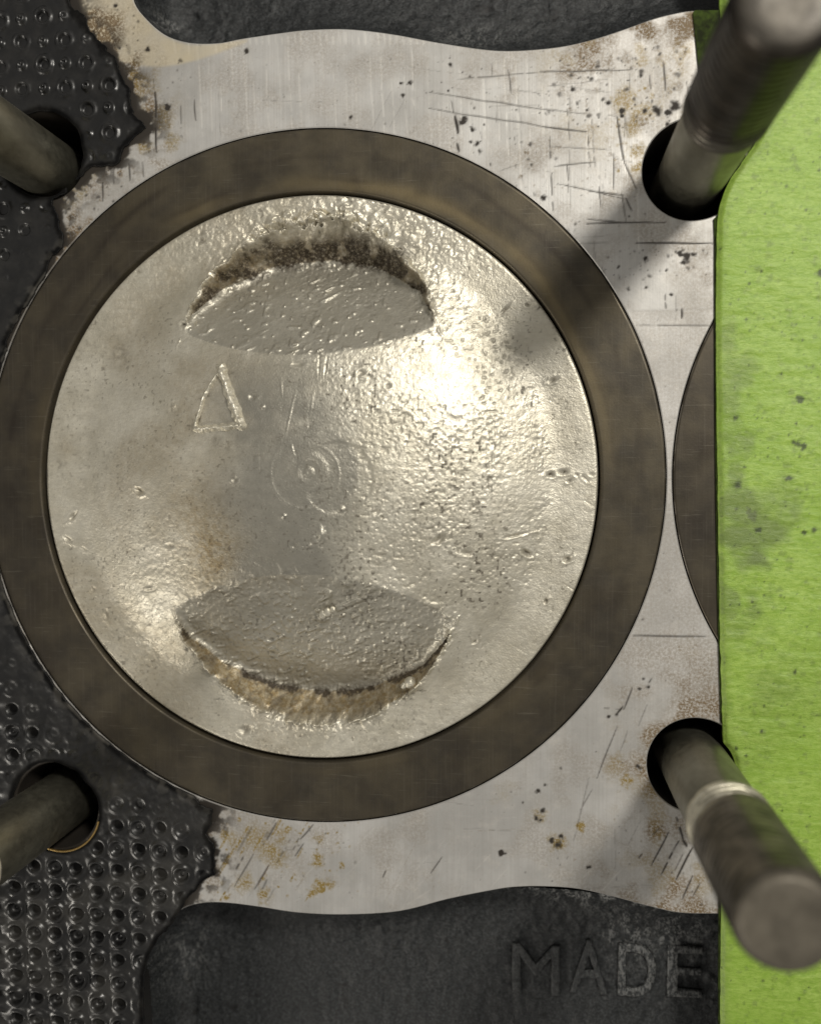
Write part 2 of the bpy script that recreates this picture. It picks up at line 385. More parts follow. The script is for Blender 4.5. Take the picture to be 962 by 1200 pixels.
# gasket outline
gk_r = [(86, -120), (86, 0), (91, 17), (103, 38), (120, 55), (132, 69), (141, 89), (154, 103), (156, 134), (171, 137), (175, 151), (151, 168), (137, 191), (110, 196), (86, 221), (65, 237), (69, 268),
        (74, 285), (62, 298), (51, 324), (40, 352), (14, 392), (3, 425), (10, 450), (5, 560), (12, 690), (30, 735), (58, 785), (88, 822), (125, 855), (155, 885), (188, 908), (226, 930), (233, 944.5), (253, 946), (251, 959), (240, 977),
        (251, 995), (249, 1021), (233, 1032), (221, 1056), (209, 1072), (191, 1095), (175, 1119), (169.5, 1142), (168.5, 1180), (168, 1240), (168, 1500), (-425, 1500), (-425, -260), (86, -260)]
GK = WL(gk_r)
GH = [(W(52, 181), 50), (W(63, 941), 51), (W(74, 950), 48)]
def gasket_sdf(x, y):
    d = poly_sdf(x, y, GK)
    jag = (fbm(x, y, 26, 5, 2)-0.5)*20+(fbm(x, y, 5, 3, 4)-0.5)*4
    keep = sst(20, 60, np.hypot(x-W(165, 1150)[0], (y-W(165, 1150)[1])*0.6))
    d = d+jag*keep
    d = np.maximum(d, LR+1.0+1.6*fbm(x, y, 9, 2, 1)-np.hypot(x-LC[0], y-LC[1]))
    hs = np.full(np.shape(x), 1e9)
    for c, r in GH: hs = np.minimum(hs, np.hypot(x-c[0], y-c[1])-r-(fbm(x, y, 14, 2, 3)-0.5)*4)
    # a notch where the lower edge of the upper hole is bare metal
    return np.maximum(d, -hs)

# ---- marks on the deck, drawn as plan-view masks
RA = dict(x0=VX0-10, y0=VY0-10, x1=VX1+10, y1=VY1+10)
dark, ochre, brown, bright, cream = (Raster(**RA) for _ in range(5))
def sg(R, a, b, c, d, wd=0.9, amp=0.8, broken=0.0): R.seg(W(a, b), W(c, d), wd*0.85, amp, broken, seed=int(a*7+b*3) % 97)
for a in [(182, 108, 184, 178, 2.0, .9, .3), (180, 92, 182, 110, 1.2, .6, .3), (228, 117, 230, 141, 1.3, .8), (133, 194, 134, 215, 1.2, .8), (151, 191, 152, 212, 1.4, .85), (168, 190, 169, 208, 1.0, .7), (120, 203, 121, 236, 1.4, .85, .25),
          (212, 120, 213, 145, 1.2, .6, .4), (196, 125, 197, 150, .9, .5, .4),
          (533, 136, 536, 156, 2.3, .95), (535, 168, 537, 178, 1.7, .9), (571, 161, 575, 194, 1.5, .9, .42), (529, 118, 532, 133, 1.0, .6), (595, 82, 598, 110, 1.0, .7, .3),
          (536, 92.6, 649, 84, 0.9, .6, .2), (632, 84, 738, 81.6, 1.0, .75), (502, 108, 649, 130, 1.1, .6), (632, 127, 690, 134, .8, .5), (502, 127, 649, 150, 1.1, .62), (632, 148, 687, 154, 1.2, .8),
          (640, 172, 716, 176, .8, .45), (649, 195, 697, 190, .9, .7), (652, 216, 735, 233, .9, .65, .2), (690, 224, 730, 229, 1.0, .8), (687, 262, 780, 260, 1.1, .85), (687, 257, 740, 262, .9, .7), (745, 285, 834, 286, 1.3, .95), (680, 285, 712, 284, .8, .6),
          (644, 160, 647, 247, 1.1, .75, .4), (664, 192, 666, 226, .9, .6, .3), (702, 205, 703, 248, .9, .7, .4), (718, 180, 719, 222, 1.0, .75), (723, 137, 731, 192, 1.3, .8), (731, 192, 745, 222, 1.2, .75), (728, 226, 733, 262, .9, .6),
          (776, 72, 779, 106, 1.2, .8), (760, 88, 762, 104, .9, .7), (693, 140, 697, 205, .8, .5, .5), (663, 110, 667, 170, .8, .5, .5), (622, 200, 628, 240, .8, .6, .5), (602, 160, 606, 230, .8, .55, .55), (733, 232, 741, 247, 1.2, .8),
          (779, 355, 780, 377, .9, .8, .4), (798, 362, 798, 373, 1.4, .9), (779, 345, 779, 352, .8, .6),
          (740, 806, 730, 832, 1.2, .8), (729, 828, 722, 836, 1.6, .9), (723, 851, 699, 912, 1.0, .75), (735, 856, 726, 880, .8, .5), (758, 826, 748, 850, .8, .5), (702, 830, 728, 832, 1.0, .6, .4), (763, 795, 757, 806, 1.2, .8, .3),
          (783, 975, 763, 1014, 1.2, .9), (795, 985, 774, 1026, 1.4, .9, .25), (811, 993, 792, 1031, 1.5, .95), (811, 1026, 799, 1054, 1.2, .8), (752, 1000, 737, 1018, 1.3, .8, .35), (772, 970, 764, 978, 1.0, .6), (820, 1035, 812, 1050, 1.0, .7), (800, 1000, 790, 1020, 1., .6),
          (792, 958, 800, 985, 1.8, .9, .4), (800, 985, 804, 992, 2.2, .9),
          (672, 985, 690, 912, .8, .55, .3), (680, 950, 694, 925, .9, .6), (505, 1023, 518, 1004, 1.0, .8, .3), (449, 1029, 453, 1020, 1.0, .8), (352, 984, 367, 966, 1.2, .8), (346, 1003, 356, 988, 1.0, .8)]:
    sg(dark, *a[:4], *a[4:])
for i in range(34):          # slanted tool marks near the torn gasket edge
    x = random.uniform(262, 365); y = random.uniform(955, 1050); L = random.uniform(10, 44)
    if y+L*0.9 > 1058: L = max(6, (1056-y)/0.9)
    R = random.choice([dark, ochre, ochre, brown]); sg(R, x, y, x-L*0.5, y+L*0.87, random.uniform(.8, 1.8), random.uniform(.35, .8), 0.35)
for i in range(46):          # fine upright feed marks, pale
    x = 230+i*13.4+random.uniform(-3, 3); y0 = 40 if x < 500 else 62; y1 = 160+max(0, (x-420))**1.25*0.22
    a = random.uniform(y0, y0+60); b = min(random.uniform(a+60, a+200), y1, 330)
    if b > a+15: sg(bright, x, a, x+(b-a)*0.05, b, random.uniform(.7, 1.2), random.uniform(.3, .85), 0.25)
for i in range(40):
    x = random.uniform(300, 830); y = random.uniform(960, 1050); L = random.uniform(15, 70); an = random.choice([0.48, 0.5, -0.6, 1.3])
    sg(bright, x, y, x-L*math.cos(an)*0.5, min(y+L*math.sin(abs(an)), 1060), .8, random.uniform(.15, .5), 0.3)
for i in range(44): x = random.uniform(560, 834); y = random.uniform(60, 380); sg(dark, x, y, x+random.uniform(-2, 4), y+random.uniform(8, 42), .7, random.uniform(.25, .6), .4)
for i in range(18): x = random.uniform(560, 800); y = random.uniform(90, 330); sg(dark, x, y, x+random.uniform(20, 70), y+random.uniform(-8, 8), .6, random.uniform(.2, .5), .3)
for b in [(746, 381, 834, 381.5, 1.1, .55), (742, 745, 826, 745.5, 1.5, .7), (742, 744, 790, 746, .8, .6)]: sg(dark, *b[:4], b[4], b[5], .15)
for x in np.arange(270, 520, 7.5):   # nicks along the top edge
    sg(bright, x, 41+random.uniform(-6, 3), x+1, 52, random.uniform(.8, 1.8), random.uniform(.4, .9))
for q in [(203, 44, 207, 62), (221, 50, 222, 64), (253, 52, 254, 62)]: sg(bright, *q, 1.5, .8)
def specks(R, n, x0, y0, x1, y1, r0, r1, amp=(.5, 1)):
    for i in range(n):
        R.dot(W(random.uniform(x0, x1), random.uniform(y0, y1)), random.choice([r0, r0, r0, random.uniform(r0, r1)]), random.uniform(*amp), 0.7, random.uniform(.7, 1.4), random.uniform(0, 3), random.randint(0, 7))
specks(dark, 190, 640, 55, 822, 150, .9, 3.0); specks(brown, 120, 600, 60, 825, 250, 1.2, 6, (.2, .6)); specks(brown, 60, 640, 860, 840, 1060, 2, 7, (.15, .45)); specks(ochre, 60, 250, 950, 420, 1055, 1.5, 6, (.2, .7)); specks(ochre, 26, 715, 100, 765, 210, 2, 7, (.2, .5)); specks(dark, 60, 470, 55, 640, 180, .9, 2.6); specks(dark, 60, 200, 60, 480, 160, .7, 1.8, (.3, .7)); specks(dark, 70, 600, 140, 830, 330, .8, 2.2, (.4, .9))
specks(dark, 45, 90, 5, 165, 72, 1.0, 3.2); specks(dark, 60, 140, 70, 215, 180, 1.0, 3.4, (.5, .9)); specks(dark, 50, 75, 195, 150, 300, 1.0, 3.0, (.5, .9)); specks(brown, 40, 80, 195, 160, 300, 1.5, 5, (.4, .8))
specks(dark, 60, 252, 955, 420, 1056, .8, 2.2, (.3, .8)); specks(dark, 70, 560, 880, 840, 1060, .8, 2.6, (.3, .9)); specks(dark, 50, 750, 330, 840, 800, .7, 2.0, (.3, .8)); specks(brown, 70, 790, 750, 845, 845, 1.5, 5, (.25, .6))
specks(brown, 80, 680, 60, 832, 140, 2, 6, (.12, .4)); specks(dark, 40, 700, 290, 838, 330, .8, 3, (.4, .9))
for x, y, r in [(543, 141, 4.4), (553, 151, 3), (470, 98, 2.4), (480, 97, 3), (472, 112, 2.8), (288, 60, 3.4), (411, 137, 2.2), (637, 232, 3.5), (803, 300, 4.5), (796, 296, 4), (812, 298, 3), (800, 308, 3), (559, 168, 3), (562, 178, 2.6), (551, 167, 2.2),
                (173, 58, 3), (197, 126, 3.8), (586, 236, 3), (712, 120, 3), (728, 130, 3.5), (770, 130, 5), (790, 124, 6), (782, 132, 4), (756, 303, 3), (736, 338, 2.4), (665, 313, 2), (786, 345, 2.2), (757, 337, 2.0), (724, 313, 1.8),
                (749, 807, 2), (759, 805, 2), (754, 796, 2), (747, 898, 2.5), (722, 838, 2), (713, 840, 2), (630, 927, 3), (636, 950, 3), (640, 920, 2.5), (588, 1000, 4), (653, 990, 5), (646, 985, 3.5), (658, 980, 3), (628, 958, 3.2), (633, 962, 2.6), (690, 1016, 3)]:
    dark.dot(W(x, y), r, .92, .9, 1, 0, int(x) % 8)
for x, y, r, a in [(375, 1040, 9, .75), (366, 1046, 6, .7), (386, 1036, 6, .6), (653, 987, 11, .5), (680, 968, 6, .7), (736, 915, 8, .5), (722, 893, 10, .25), (633, 955, 9, .3), (372, 1008, 8, .5), (375, 985, 7, .35), (300, 985, 22, .35), (322, 1000, 14, .45), (330, 980, 10, .35), (286, 1035, 12, .4),
                   (310, 1050, 9, .5), (276, 985, 12, .3), (740, 150, 12, .35), (745, 175, 10, .4), (750, 195, 9, .45), (733, 120, 14, .3), (752, 130, 12, .3), (190, 140, 14, .3), (200, 165, 12, .3), (170, 170, 10, .4), (720, 905, 12, .22), (590, 930, 16, .1)]:
    ochre.dot(W(x, y), r, a, 1.1, 1, 0, int(x+y) % 8)
for x, y, r, a in [(790, 90, 60, .18), (760, 130, 40, .22), (815, 800, 30, .38), (805, 825, 26, .42), (825, 770, 22, .25), (790, 780, 22, .18), (810, 312, 26, .42), (770, 270, 30, .25), (800, 285, 20, .3), (785, 1000, 40, .16), (820, 960, 30, .3), (655, 990, 34, .13), (760, 940, 40, .12), (150, 90, 18, .3), (95, 260, 16, .4), (120, 225, 12, .3), (780, 690, 25, .2), (775, 620, 14, .2), (785, 560, 8, .2), (790, 420, 20, .2)]:
    brown.dot(W(x, y), r, a, 1.0, 1, 0, int(x) % 8)
cx, cy = np.meshgrid(cream.x0+np.arange(cream.a.shape[1])*cream.res, cream.y0+np.arange(cream.a.shape[0])*cream.res)
cr = WL(smooth_line([(84, -10), (160, -10), (172, 22), (195, 43), (230, 53), (290, 47), (262, 60), (225, 72), (190, 78), (155, 75), (130, 66), (100, 34)], True, 4))
cream.a = (0.62*sst(2.5, -2.5, poly_sdf(cx, cy, cr))).astype(np.float32)*(0.7+0.5*fbm(cx, cy, 12, 3, 1))
gd = poly_sdf(cx, cy, GK)                                  # crust left behind along the gasket edge
crust = sst(40, 0, gd)*sst(0.46, 0.60, fbm(cx, cy, 9, 5, 6)+0.30*sst(13, -2, gd))
crust *= sst(W(400, 0)[0], W(300, 0)[0], cx)
dark.a = np.maximum(dark.a, (0.9*crust).astype(np.float32))
brown.a = np.maximum(brown.a, (0.5*sst(60, 0, gd)*sst(0.42, 0.62, fbm(cx, cy, 20, 4, 3))*sst(W(420, 0)[0], W(300, 0)[0], cx)).astype(np.float32))

for i in range(60):
    x = random.uniform(230, 830); y = random.choice([random.uniform(60, 200), random.uniform(930, 1050)]); L = random.uniform(60, 220); an = random.choice([0.03, -0.05, 0.12, 1.5, 1.55, 2.05, 2.1])
    sg(random.choice([dark, brown, bright]), x, y, x+L*math.cos(an), y+L*math.sin(an), .55, random.uniform(.15, .4), .45)
for i in range(70):
    x = random.uniform(150, 835); y = random.choice([random.uniform(40, 330), random.uniform(760, 1060)])
    brown.dot(W(x, y), random.uniform(6, 26), random.uniform(.06, .22), 1.5, random.uniform(.5, 1.6), random.uniform(0, 3), i % 8)
# ------------------------------------------------------------------ engine block
block = thing("engine_block", "aluminium engine block with scratched machined deck around the domed piston", "engine block", (0, 0, -165))
BO = (0, 0, -165)
g = ms_grid(axis(X0, X1, VX0, VX1, 1.25), axis(Y0, Y1, VY0, VY1, 1.25), deck_sdf)
x, y = g.V.T
at = {"dark": dark.get(x, y), "ochre": ochre.get(x, y), "brown": brown.get(x, y), "bright": bright.get(x, y), "cream": cream.get(x, y)}
z = -0.22*at["dark"]-0.08*at["bright"]-0.25*at["cream"]+0.25*(fbm(x, y, 60, 2, 1)-0.5)
band = sst(W(0, 381)[1]+1, W(0, 381)[1]-1, y)*sst(W(0, 745)[1]-1, W(0, 745)[1]+1, y)*sst(W(735, 0)[0], W(745, 0)[0], x)
z = z-0.1*band
at["brown"] = np.maximum(at["brown"], 0.16*band)
rw = np.maximum(sst(W(560, 0)[0], W(760, 0)[0], x)*sst(W(0, 330)[1], W(0, 60)[1], y), 0.75*sst(W(690, 0)[0], W(800, 0)[0], x)*sst(W(0, 700)[1], W(0, 850)[1], y))
rw = np.maximum(rw, 0.9*sst(W(230, 0)[0], W(150, 0)[0], x))
at["brown"] = np.maximum(at["brown"], (0.22+0.66*rw)*sst(0.42, 0.72, fbm(x, y, 34, 5, 5))+0.16*rw)
at["ochre"] = np.maximum(at["ochre"], 0.30*rw*sst(0.55, 0.75, fbm(x, y, 26, 4, 2)))
def deck_depth(px, py):
    d = np.full(px.shape, 110.0)
    d = np.where(np.minimum(np.abs(poly_sdf(px, py, TOP)), np.abs(poly_sdf(px, py, BOT))) < 3, 9.0, d)
    for c, r in HOLES: d = np.where(np.hypot(px-c[0], py-c[1]) < r+6, 163, d)
    return d
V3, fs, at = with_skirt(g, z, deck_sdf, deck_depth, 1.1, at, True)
_l = np.arange(len(V3)) >= len(g.V); at["dark"][_l & (V3[:, 0] < W(135, 0)[0]) & (np.hypot(V3[:, 0]-LC[0], V3[:, 1]-LC[1]) > LR+6)] = 0.95  # left hole edges painted near-black like the walls
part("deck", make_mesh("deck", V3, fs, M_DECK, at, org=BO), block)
# near-black plane added below everything so no light comes up the holes
V3 = np.array([[X0, Y0, -163], [X1, Y0, -163], [X1, Y1, -163], [X0, Y1, -163]])
part("block_closing_plane", make_mesh("block_closing_plane", V3, [np.array([[0, 1, 2, 3]])], M_VOID, org=BO), block)

DEP = 78.0
def cast_part(P, worn_pts, xr, yr):
    xs = axis(xr[0], xr[1], xr[0], min(xr[1], VX1), 1.7); ys = axis(yr[0], yr[1], max(yr[0], VY0-130), min(yr[1], VY1+20), 1.7)
    g = ms_grid(xs, ys, lambda a, b: poly_sdf(a, b, P)-1.5)
    x, y = g.V.T; d = -poly_sdf(x, y, P)
    far = sst(W(210, 0)[0], W(360, 0)[0], x); wd = 9+13*far; lipw = 1.4
    z = -2.4-DEP*(1-np.exp(-np.maximum(d-lipw, 0)/wd))
    lump = (fbm(x, y, 9, 4, 2)-0.5)*3.6+(fbm(x, y, 30, 2, 4)-0.5)*3.0
    pit = sst(0.68, 0.76, fbm(x, y, 17, 2, 5))
    z = z+lump*sst(0, 14, d)-1.2*pit
    wn = np.zeros(len(x))
    for (px, py, rx, ry, a) in worn_pts:
        c = W(px, py, -20); e = ((x-c[0])/rx)**2+((y-c[1])/ry)**2
        wn = np.maximum(wn, 1.15*a*np.exp(-e)*sst(0.40, 0.60, fbm(x*1.5, y, 9, 3, 1)))
    return make_mesh("casting", np.column_stack([x, y, z]), g.faces, M_CAST, {"worn_glint": wn}, org=BO)
cb = part("casting", cast_part(BOT, [(640, 1049, 48, 12, 1.0), (725, 1064, 55, 12, .9), (610, 1048, 22, 10, .9), (790, 1078, 40, 9, .6), (690, 1062, 60, 22, .5), (745, 1120, 40, 40, .22), (800, 1120, 40, 40, .22), (200, 1130, 30, 60, .15)], (W(155, 0)[0], X1), (Y0, W(0, 1030)[1])), block)
ct = part("casting", cast_part(TOP, [(180, 12, 14, 14, .25), (550, 20, 60, 20, .12)], (W(145, 0)[0], X1), (W(0, 70)[1], Y1)), block)

# cast letters standing on the lower casting
CZ = -2.2-DEP
def letter(ch, x0, x1, y0, y1, tilt=0):
    cu = bpy.data.curves.new("letter", 'FONT'); cu.body = ch; cu.size = 1.0; cu.extrude = 0.035; cu.bevel_depth = 0.035; cu.bevel_resolution = 2; cu.offset = -0.022
    o = bpy.data.objects.new("letter_tmp", cu); COL.objects.link(o); dg = bpy.context.evaluated_depsgraph_get()
    me = bpy.data.meshes.new_from_object(o.evaluated_get(dg)); bpy.data.objects.remove(o)
    v = np.array([q.co[:] for q in me.vertices]); lo, hi = v.min(0), v.max(0)
    a = W(x0, y1, CZ); b = W(x1, y0, CZ)
    v[:, 0] = a[0]+(v[:, 0]-lo[0])/(hi[0]-lo[0])*(b[0]-a[0]); v[:, 1] = a[1]+(v[:, 1]-lo[1])/(hi[1]-lo[1])*(b[1]-a[1])
    v[:, 2] = CZ-1.5+(v[:, 2]-lo[2])/(hi[2]-lo[2])*6.5
    v[:, 0] += (fbm(v[:, 0], v[:, 1], 14, 2, 3)-0.5)*2.5; v[:, 1] += (fbm(v[:, 0], v[:, 1], 14, 2, 5)-0.5)*2.5
    v = (v-np.array(BO))*S
    me.vertices.foreach_set("co", v.astype(np.float32).ravel()); me.materials.clear(); me.materials.append(M_CAST); me.update()
    wa = me.attributes.new("worn_glint", 'FLOAT', 'POINT'); wa.data.foreach_set("value", np.full(len(me.vertices), 0.2 if ch in "DE" else 0.06, np.float32))  # D and E set lighter, their glints painted into the colour
    return part("raised_letter", me, cb)
for ch, a, b, c, d in [("M", 600, 656, 1107, 1161), ("A", 667, 713, 1101, 1161), ("D", 723, 768, 1106, 1164), ("E", 781, 823, 1108, 1165)]:
    letter(ch, a, b, c, d)["label"] = "cast letter " + ch

# ------------------------------------------------------------------ cylinder liners
def liner(c, R, bore, label, hero):
    t = thing("cylinder_liner", label, "cylinder liner", (c[0], c[1], -150), "cylinder liners")
    o = (c[0], c[1], -150)
    rs = np.concatenate([[bore+1.2], np.linspace(bore+2.2, R-1.6, 40), [R-0.8]])
    prof = [(r, (-0.9 if i == 0 or i == len(rs)-1 else 0.0)) for i, r in enumerate(rs)]
    V, fs = lathe(prof[::-1], 900 if hero else 500, c)
    x = V[:, 0]-c[0]; y = V[:, 1]-c[1]; r = np.hypot(x, y); th = np.arctan2(y, x)
    arc = th*360
    V[:, 2] += 0.35*(fbm(x, y, 40, 2, 1)-0.5)
    rr = r+(fbm(x, y, 90, 2, 2)-0.5)*16
    streak = np.exp(-((rr-(R-27))/5.0)**2)*sst(0.3, 0.7, fbm(arc, r*4, 70, 3, 5))
    streak = np.maximum(streak, np.exp(-((rr-(bore+16))/3.0)**2)*sst(0.3, 0.7, fbm(arc, r*3, 90, 2, 2))*0.6)
    blot = sst(0.56, 0.72, fbm(x, y, 42, 4, 6))*0.75
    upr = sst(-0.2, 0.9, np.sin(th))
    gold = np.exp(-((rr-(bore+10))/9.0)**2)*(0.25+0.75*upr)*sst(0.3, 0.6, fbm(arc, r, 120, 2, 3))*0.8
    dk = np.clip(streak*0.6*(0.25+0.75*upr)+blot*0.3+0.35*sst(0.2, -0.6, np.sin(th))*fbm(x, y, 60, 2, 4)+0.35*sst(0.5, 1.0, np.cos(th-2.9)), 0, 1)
    edge = 0.6*(r > R-1.3)*sst(0.5, 0.62, fbm(arc, r*0+5, 14, 3, 4))
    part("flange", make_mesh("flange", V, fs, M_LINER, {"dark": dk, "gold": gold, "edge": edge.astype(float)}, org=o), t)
    V, fs = lathe([(bore+1.2, -0.9), (bore, -2.2), (bore, -150)], 300, c)
    V2, f2 = lathe([(R, -150), (R, -2.2), (R-0.8, -0.9)], 300, c)
    part("barrel", make_mesh("barrel", np.concatenate([V[::1], V2]), [f[:, ::-1] for f in fs]+[f[:, ::-1]+len(V) for f in f2], M_LINER, org=o), t)
    return t
liner(LC, LR, BORE, "dark iron liner ring surrounding the domed piston", True)
liner(L2C, L2R, L2R-74, "neighbouring dark liner mostly hidden under the green sheet", False)

# ------------------------------------------------------------------ piston
PC = LC+np.array([1.6, 0.4]); PO = (PC[0], PC[1], -150)
piston = thing("piston", "domed aluminium piston with two valve reliefs and pitted crown", "piston", PO)
RS, RD, HD = 641.0, 275.0, 62.0
def dome(x, y):
    r2 = x*x+y*y; zs = np.sqrt(np.maximum(RS*RS-r2, 1))-(RS-HD)
    k = 2.5; return np.where(zs > -40, np.logaddexp(0, zs/k)*k, 0)
def cutter(x, y, xc, yb, zb, Rc, deg, sgn):
    """tilted valve pocket: height of its floor or wall over each column; yb, zb = outermost point of its floor"""
    th = math.radians(deg); yy = y*sgn; yc = yb-Rc*math.cos(th); zc = zb+Rc*math.sin(th)
    u = x-xc+(fbm(x, y, 22, 4, 2)-0.5)*12; Vv = np.sqrt(np.maximum(Rc*Rc-u*u, 0))
    floor = zc-(yy-yc)*math.tan(th)
    wall = zc+((yy-yc)*math.cos(th)-Vv)/math.sin(th)+(fbm(x, y, 17, 4, 4)-0.5)*(14 if sgn > 0 else 7)
    k = 11.0; c = -4.0+np.logaddexp(np.clip(floor, -200, 300)/k, np.clip(wall, -200, 300)/k)*k
    return np.where(np.abs(u) < Rc, c, 1e3), floor, wall
pg = ms_grid(np.arange(-326, 327, 1.1), np.arange(-326, 327, 1.1), lambda a, b: np.hypot(a, b)-(PR-1.6))
x, y = pg.V.T
zd = dome(x, y)
c1, f1, w1 = cutter(x, y, 3, 259, -44, 152, 38, 1)
c2, f2, w2 = cutter(x, y, 7, 254, -40, 169, 33, -1)
cut = np.minimum(c1, c2)
k = 1.6; hh = np.clip(0.5+0.5*(cut-zd)/k/2, 0, 1)
_m = np.minimum(zd, cut)
in1 = (c1 < zd); in2 = (c2 < zd); inr = in1 | in2
df = np.clip(np.abs(cut-zd), 0, 200)
wallside = np.where(c1 < c2, w1 > f1, w2 > f2)
kk = np.where(wallside, 5.5, 0.7); z = np.where(np.abs(cut-zd) < 40, _m-kk*np.log1p(np.exp(-np.abs(np.clip(cut-zd, -60, 60))/kk)), _m)
lip = np.exp(-(df/7.0)**2)
def P(px, py, zz=None):
    """photo pixel -> piston-centred plan coordinates on the crown"""
    q = W(px, py, 0)-PC
    for _ in range(6): q = W(px, py, float(dome(np.array(q[0]), np.array(q[1]))) if zz is None else zz)-PC
    return q
qx = x; qy = y
def blob(px, py, rx, ry=None, zz=None):
    c = P(px, py, zz); ry = ry or rx; return np.exp(-((x-c[0])/rx)**2-((y-c[1])/ry)**2)
# hammered relief: strength differs over the crown
rgt = sst(-10, 70, x+0.15*y)*sst(RD+4, RD-6, np.hypot(x, y))
topright = np.clip(blob(470, 275, 110, 42)+blob(370, 252, 90, 22)+blob(250, 285, 60, 30)*0.6, 0, 1)
low = np.clip(blob(450, 860, 110, 28)*0.8+blob(330, 850, 60, 22), 0, 1)
ll = blob(180, 740, 60, 70)+blob(190, 660, 40, 60)*0.7
peel = fbm(x, y, 3.4, 2, 1); peel2 = fbm(x*0.8+y*0.35, y-0.2*x, 9.0, 2, 5)
cell = 1-np.abs(2*vn(x/5.0, y/4.4, 3)-1)
amp = 0.26+0.34*rgt+1.6*topright+0.8*low+0.5*ll
amp = np.where(inr, 0.36+0.75*in2, amp)
clean = np.clip(sst(105, 25, np.abs(x+22)+45*(fbm(x, y, 40, 3, 5)-0.5))*sst(180, 80, np.abs(y+10))*sst(0.22, 0.5, fbm(x, y, 60, 3, 2)), 0, 1)*(~inr)
amp = amp*(1-0.75*clean)
z = z+amp*((peel-0.5)*1.15+(peel2-0.5)*1.5*(0.35+topright+low+0.6*ll)+(cell-0.5)*0.35)
z = z+(fbm(x, y, 60, 2, 3)-0.5)*2.0
# pits
pit = sst(0.66, 0.82, vn(x/2.9, y/2.9, 6))*sst(0.35, 0.6, fbm(x, y, 50, 2, 7))
z = z-0.65*pit*(0.25+rgt+topright)*(1-clean)
# burrs along the pocket edges
bl = fbm(x, y, 8.5, 3, 2); outer = wallside
z = z+lip*np.where(outer, 1.0, np.where(c1 < c2, 0.04, 0.16))*(sst(0.42, 0.75, bl)*8.5+np.where(wallside, sst(0.5, 0.8, fbm(x, y, 13, 3, 7))*6, 0))
z = z+np.exp(-((cut-zd)/16)**2)*(~inr)*wallside*sst(0.40, 0.72, fbm(x, y, 10, 3, 5))*5.5
z = z-np.exp(-(df/16)**2)*outer*sst(0.6, 0.72, fbm(x, y, 6.5, 2, 6))*4.0*(0.4+topright)
z = z+np.where(inr & wallside, (fbm(x, y, 7, 3, 3)-0.5)*np.where(in1, 4.5, 2.4), 0)
# chips lying pressed into the pocket floors
fl = (inr & ~wallside)
st_ = sst(0.74, 0.86, vn((x+0.55*y)/13, (y-0.5*x)/4.2, 2))
z = z+fl*st_*2.0*sst(0.35, 0.6, fbm(x, y, 45, 2, 6))+fl*sst(0.78, 0.9, vn(x/5.5, y/5.5, 4))*1.6
# separate dents
soot = np.zeros(len(x))
def dent(px, py, L, wd, ang, dep, sootamp=0.0, zz=None):
    global z, soot
    dep = dep*1.35; c = P(px, py, zz); ca, sa = math.cos(ang), math.sin(ang)
    u = ((x-c[0])*ca+(y-c[1])*sa)/L; v = (-(x-c[0])*sa+(y-c[1])*ca)/wd
    e = (u*u+v*v)*(0.45+1.1*fbm(x, y, 3.5, 2, 5)); z = z-dep*np.exp(-e*1.4)+dep*0.35*np.exp(-((np.sqrt(e)-1.5)/0.5)**2)*(0.4+0.6*(v < 0))
    soot = np.maximum(soot, sootamp*np.exp(-e*1.6))
for d in [(163, 575, 6, 3.2, -0.4, 3.2, .35), (85, 605, 7, 3, 0.7, 2.5, .5), (80, 632, 6, 2.5, -0.5, 1.6, .35), (98, 643, 5, 2, -0.5, 1.2, .3), (515, 632, 8, 3.6, 0.6, 2.6, .45), (617, 648, 6, 3, -0.6, 3.0, .7), (602, 628, 13, 1.6, 0.2, 1.6, .5), (665, 655, 5, 3, 0.5, 2.5, .7),
          (640, 704, 3, 2, 1.2, 2.2, .8), (556, 752, 3.5, 2, 0.6, 1.6, .6), (547, 648, 6, 3, 0, 1.5, .4), (275, 562, 3, 3, 0, 1.5, .2), (296, 465, 4, 3.5, 0, 1.4, .15), (204, 477, 3.5, 3.5, 0, -1.4, 0), (308, 477, 2.5, 2.5, 0, -1.2, 0), (648, 445, 5, 2.5, 0.4, 1.8, .6), (632, 360, 5, 1.4, 0.8, 1.2, .7), (592, 362, 7, 1.8, 0.8, 1.6, .5),
          (618, 357, 3, 2, 0, 1.5, .7), (660, 553, 6, 3, 0.1, 1.3, .8), (645, 556, 5, 3, 0, 1.6, .9), (685, 560, 6, 2, -0.7, 1.0, .5), (693, 556, 3, 2, 0, .8, .4), (668, 563, 4, 2, 0.4, 1.0, .6), (676, 556, 3, 2, 0, .8, .6), (350, 426, 7, 2.6, 0.1, 1.4, .1), (424, 436, 4, 3, 0, 1.6, .4), (455, 452, 3, 3, 0, 1.4, .4), (150, 277, 4, 2, 0, 1.0, .6), (236, 283, 7, 2.5, 0.3, 1.5, .6), (163, 318, 4, 3, 0, .8, .6), (140, 418, 8, 3, 0.2, .8, .55), (215, 380, 5, 3, 0, 1.8, .7),
          (400, 597, 4, 3, 0, -1.4, 0), (377, 625, 4, 8, 0.2, -2.0, 0), (333, 605, 3, 3, 0, -1.2, 0), (362, 640, 5, 3, 0, -1.2, 0), (442, 600, 4, 3, .5, 1.2, .3), (448, 606, 3, 1.5, -0.6, 1.4, .6), (175, 690, 6, 2, 0.2, -1.4, .0), (200, 640, 5, 3, 0, 1.0, .5), (125, 720, 3, 6, 0.2, 1.2, .5), (110, 690, 3, 3, 0, .8, .4), (288, 855, 8, 5, 0.2, 2.2, .6), (345, 640, 4, 3, 0, 1.0, .2)]:
    dent(*d)
